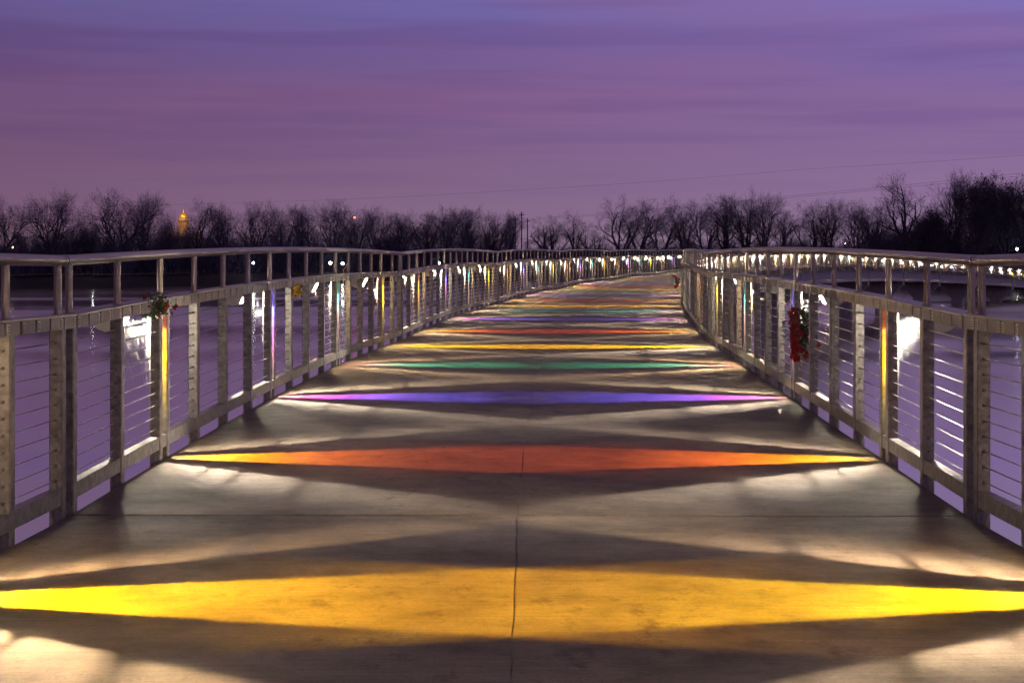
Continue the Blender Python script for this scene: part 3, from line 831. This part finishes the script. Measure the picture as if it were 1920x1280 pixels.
for n_, (px, py, wd, sty, beyond) in enumerate(sorted(TREES)):
    dist = shore(math.degrees(math.atan2(px - 960, F))) * math.cos(math.atan2(px - 960, F)) + beyond
    x, y, z = at(px, dist)
    H = height_at(py, dist) - z
    pr = PROTO[sty]; tm, cm, im, w0 = pr[n_ % len(pr)]
    sx = max(.55, min(1.8, (wd / F * dist) / (H * w0)))
    mw = Matrix.Translation((x, y, z)) @ Matrix.Rotation(rt.uniform(0, 6.28), 4, 'Z') @ Matrix.Diagonal((H * sx, H * sx, H, 1))
    if 0 <= px <= 1920:
        inview += 1; lab = f'{WORD[sty]} far off, {ordn(inview - 1)} tree from the left'
    else: lab = f'{WORD[sty]} just past the {"left" if px < 0 else "right"} edge' + (', the outer one' if px in (2060, -160) else (', inner one' if px == 1975 else ''))
    t = thing('bare_tree' if sty != 'dense' else 'ivy_tree', lab, 'tree', mw, 'trees on the far bank')
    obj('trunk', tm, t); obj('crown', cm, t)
    if im: obj('ivy', im, t)

# the second, darker ranks: trees too alike to tell apart
n2 = 0
for px in sorted(list(range(-120, 960, 40)) + list(range(1290, 1460, 44)) + list(range(1500, 1640, 46)) + list(range(1640, 2100, 27)) + [1008, 1055, 1092, 1125, 1188, 1262]):
    n2 += 1
    p2 = px + rt.uniform(-7, 7); bear = math.atan2(p2 - 960, F)
    dist = shore(math.degrees(bear)) * math.cos(bear) + rt.uniform(34, 80)
    lim = 434 if p2 < 960 else (446 if p2 < 1280 else (432 if p2 < 1640 else 412))
    x, y, z = at(p2, dist); H = height_at(lim + rt.uniform(4, 30), dist) - z
    sty = rt.choice(['upright', 'scrub', 'scrub', 'vase'])
    tm, cm, im, w0 = rt.choice(PROTO[sty])
    mw = Matrix.Translation((x, y, z)) @ Matrix.Rotation(rt.uniform(0, 6.28), 4, 'Z') @ Matrix.Diagonal((H * .85, H * .85, H, 1))
    t = thing('bare_tree', f'bare tree in the dark second row of the far wood, {ordn(n2 - 1)} from the left', 'tree', mw, 'trees in the wood behind')
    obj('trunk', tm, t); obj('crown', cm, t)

# the tangled wood and scrub behind and below them, nobody could count it
rb = random.Random(8)
mb = MB()
def scrub_top(px):
    pts = [(-300, 430), (0, 446), (60, 438), (150, 430), (250, 428), (330, 432), (450, 440), (560, 436), (650, 430), (760, 428), (880, 432), (950, 440), (975, 462), (1130, 466), (1180, 462), (1260, 458), (1400, 450), (1480, 460), (1560, 456), (1640, 436), (1700, 425), (1800, 412), (1920, 405), (2200, 400)]
    for (a, d), (a2, d2) in zip(pts, pts[1:]):
        if a <= px <= a2: return d + (d2 - d) * (px - a) / (a2 - a)
    return 440
cl_n = 0
px = -300
while px < 2200:
    for row in range(3):
        p2 = px + rb.uniform(-8, 8); beyond = 14 + row * 18 + rb.uniform(0, 12)
        bear = math.atan2(p2 - 960, F); dist = shore(math.degrees(bear)) * math.cos(bear) + beyond
        x, y, z = at(p2, dist)
        top = height_at(scrub_top(p2) + rb.uniform(-16, 16) + 8 * noise.noise(Vector((p2 * .03, row, 0))), dist)
        Hh = max(top - z, 1.5); wr = rb.uniform(1.2, 2.6)
        n = 380
        for _ in range(n):
            u = rb.random(); hh = Hh * (u ** .8); rr = wr * (1 - .35 * u)
            b0 = Vector((x + rb.gauss(0, rr * .6), y + rb.gauss(0, rr * .8), z + hh * .92))
            d = Vector((rb.gauss(0, .6), rb.gauss(0, .6), 1.1)).normalized() * rb.uniform(.6, 1.7) * (.6 + .6 * (1 - u))
            w = rb.uniform(.02, .10) * (1.25 - u)
            sdv = d.cross(rdir(rb)).normalized() * w
            mb.add([b0 - sdv, b0 + sdv, b0 + d], [(0, 1, 2)])
    px += 11
o = obj('scrub_wood', mb.mesh('scrub_wood', BRUSH_HAZE, False, False)); tag(o, 'dark tangled scrub and thicket along the far bank below the trees', None, None, 'stuff')

# ------------------------------------------------------------------ power line
def pole(px, py, dist, label):
    x, y, z = at(px, dist); top = height_at(py, dist)
    th = thing('power_pole', label, 'pole', Matrix.Translation((x, y, z)), 'power poles behind the trees')
    mb = MB(); mb.tube([(0, 0, -.5), (0, 0, (top - z) * .5), (0, 0, top - z)], [.18, .15, .12], 8); obj('pole_shaft', mb.mesh('pole_shaft', WOODP), th)
    mb = MB(); mb.box(-.7, .7, -.06, .06, top - z - .9, top - z - .72); obj('crossarm', mb.mesh('crossarm', WOODP), th)
pole(966, 407, 480, 'left wooden power pole of three thin poles above mid bridge')
pole(978, 397, 470, 'tallest middle wooden power pole of the three')
pole(989, 409, 480, 'right wooden power pole of three thin poles above mid bridge')
def wire(pts, r, label):
    P = []
    for (a, b, d), (a2, b2, d2) in zip(pts, pts[1:]):
        for k in range(14):
            u = k / 14; dd = d + (d2 - d) * u
            P.append(((a + (a2 - a) * u - 960) / F * dd, dd, height_at(b + (b2 - b) * u + 5 * u * (1 - u) * 2, dd)))
    a, b, d = pts[-1]; P.append(((a - 960) / F * d, d, height_at(b, d)))
    mb = MB(); mb.tube(P, r, 4)
    tag(obj('power_wire', mb.mesh('power_wire', WIRE)), label, 'wire', 'power wires across the sky')
wire([(-200, 392, 560), (480, 379, 520), (960, 357, 480), (1500, 318, 420), (2300, 262, 340)], .017, 'uppermost thin power wire crossing the whole sky')
wire([(978, 411, 470), (1440, 371, 400), (2300, 283, 300)], .020, 'upper wire of the pair rising to the right edge')
wire([(989, 413, 478), (1440, 374, 405), (2300, 290, 305)], .020, 'lower wire of the pair rising to the right edge')
wire([(-200, 440, 470), (500, 424, 470), (966, 412, 480)], .018, 'low power wire running left from the thin poles')

# ------------------------------------------------------------------ lamps on the far bank
def far_lamp(px, py, beyond, m, r, label, name='street_lamp'):
    bear = math.atan2(px - 960, F); dist = shore(math.degrees(bear)) * math.cos(bear) + beyond
    x, y, z = at(px, dist); h = height_at(py, dist) - z
    th = thing(name, label, 'lamp', Matrix.Translation((x, y, z)), 'lamps on the far bank')
    mb = MB(); mb.tube([(0, 0, -.3), (0, 0, h * .6), (0, 0, h - r * .5)], [.10, .07, .05], 6); obj('lamp_post', mb.mesh('lamp_post', WOODP), th)
    mb = MB(); mb.lathe([(0.01, h - r), (r * .8, h - r * .6), (r, h), (r * .8, h + r * .6), (.01, h + r)], 10); obj('globe', mb.mesh('globe', m, True), th)
far_lamp(619.5, 493, 9, BULB_W, .30, 'left of two bright white shore lamps beyond the left railing')
far_lamp(642.5, 494, 9, BULB_W, .30, 'right of two bright white shore lamps beyond the left railing')
far_lamp(475, 493, 9, BULB_W, .22, 'white shore lamp beyond the left railing, left of the bright pair')
far_lamp(534, 490, 40, BULB_O, .13, 'small dim lamp left of two between shore lamps on left bank')
far_lamp(541, 490, 40, BULB_O, .13, 'small dim lamp right of two between shore lamps on left bank')
far_lamp(822, 493, 9, BULB_W, .32, 'white lamp at the rail line where the left railing rises again')
far_lamp(1243, 483.5, 9, BULB_W, .42, 'brightest white lamp near where the bridge bends away')
far_lamp(665, 408, 30, BULB_R, .22, 'red beacon light in the treetops on the left', 'beacon_mast')
far_lamp(1422, 466, 12, BULB_O, .24, 'orange lamp just above the right top rail')
far_lamp(1549, 466, 12, BULB_O, .13, 'faint orange lamp right of the orange one above right rail')
far_lamp(1585, 457, 40, BULB_W, .09, 'faint white lamp under the right trees')
far_lamp(1907, 467, 9, BULB_W, .20, 'white lamp in the dark thicket at the right edge')
far_lamp(24, 464, 20, BULB_O, .13, 'faint lamp in the trees at the left edge')
far_lamp(174, 488, 8, BULB_W, .14, 'white shore lamp hidden behind the left top rail')
far_lamp(1200, 462, 30, BULB_O, .12, 'small dim orange lamp above the middle of the far railing')

# ------------------------------------------------------------------ floodlit domed building far away
D = 3900.0
cx = (344 - 960) / F * D; zb = gz_xy(cx, D)
zt = lambda py: height_at(py, D)
th = thing('domed_capitol', 'floodlit golden domed building glowing far behind the left trees', 'building', Matrix.Translation((cx, D, 0)))
def part(name, prof, n, m, smooth=True):
    q = MB(); q.lathe([(r * .82, z) for r, z in prof], n); return obj(name, q.mesh(name, m, smooth), th)
mb = MB(); mb.box(-60, 60, -20, 20, zb, zt(446)); mb.box(-24, 24, -24, 24, zt(446), zt(436)); obj('wall', mb.mesh('wall', STONE), th)
part('lower_drum', [(15.5, zt(436)), (15.5, zt(426)), (16.5, zt(426)), (16.5, zt(424.5)), (13.8, zt(424.5))], 24, STONE, False)
part('drum', [(11, zt(424.5)), (11, zt(414)), (15, zt(414)), (15, zt(412.3)), (12.2, zt(412.3)), (12.2, zt(408.5)), (12.8, zt(408)), (11.6, zt(408))], 24, STONE, False)
for k in range(16):
    a = 2 * math.pi * k / 16; mb = MB()
    mb.tube([(11.2 * math.cos(a), 11.2 * math.sin(a), zt(424.5)), (11.2 * math.cos(a), 11.2 * math.sin(a), zt(414))], .8, 8); obj('column', mb.mesh('column', STONE), th)
z0 = zt(408); z1 = zt(398.5)
part('dome', [(11.5 * math.cos(a), z0 + (z1 - z0) * math.sin(a)) for a in [R(x) for x in (0, 12, 24, 36, 48, 60, 70, 80)]], 24, GOLD)
part('lantern', [(2.2, zt(398.8)), (2.2, zt(395.5)), (2.8, zt(395.5)), (1.6, zt(394.2)), (.3, zt(391))], 12, GOLD)
for dx in (-34, 34):
    q = MB(); q.lathe([(5, zt(446)), (5, zt(438)), (4.6, zt(436)), (2.6, zt(432.5)), (.3, zt(430.5))], 14, c=(dx, -6, 0)); obj('corner_dome', q.mesh('corner_dome', GOLD, True), th)
for dx, dz, pw in ((-24, 46, 1.1e5), (20, 34, 0.8e5)):
    l = bpy.data.lights.new('floodlight_beam', 'POINT'); l.energy = pw; l.color = (1, .50, .18); l.shadow_soft_size = 1.0
    lo = obj('floodlight_beam', l, th); lo.location = (dx, -52, zt(420) + dz)
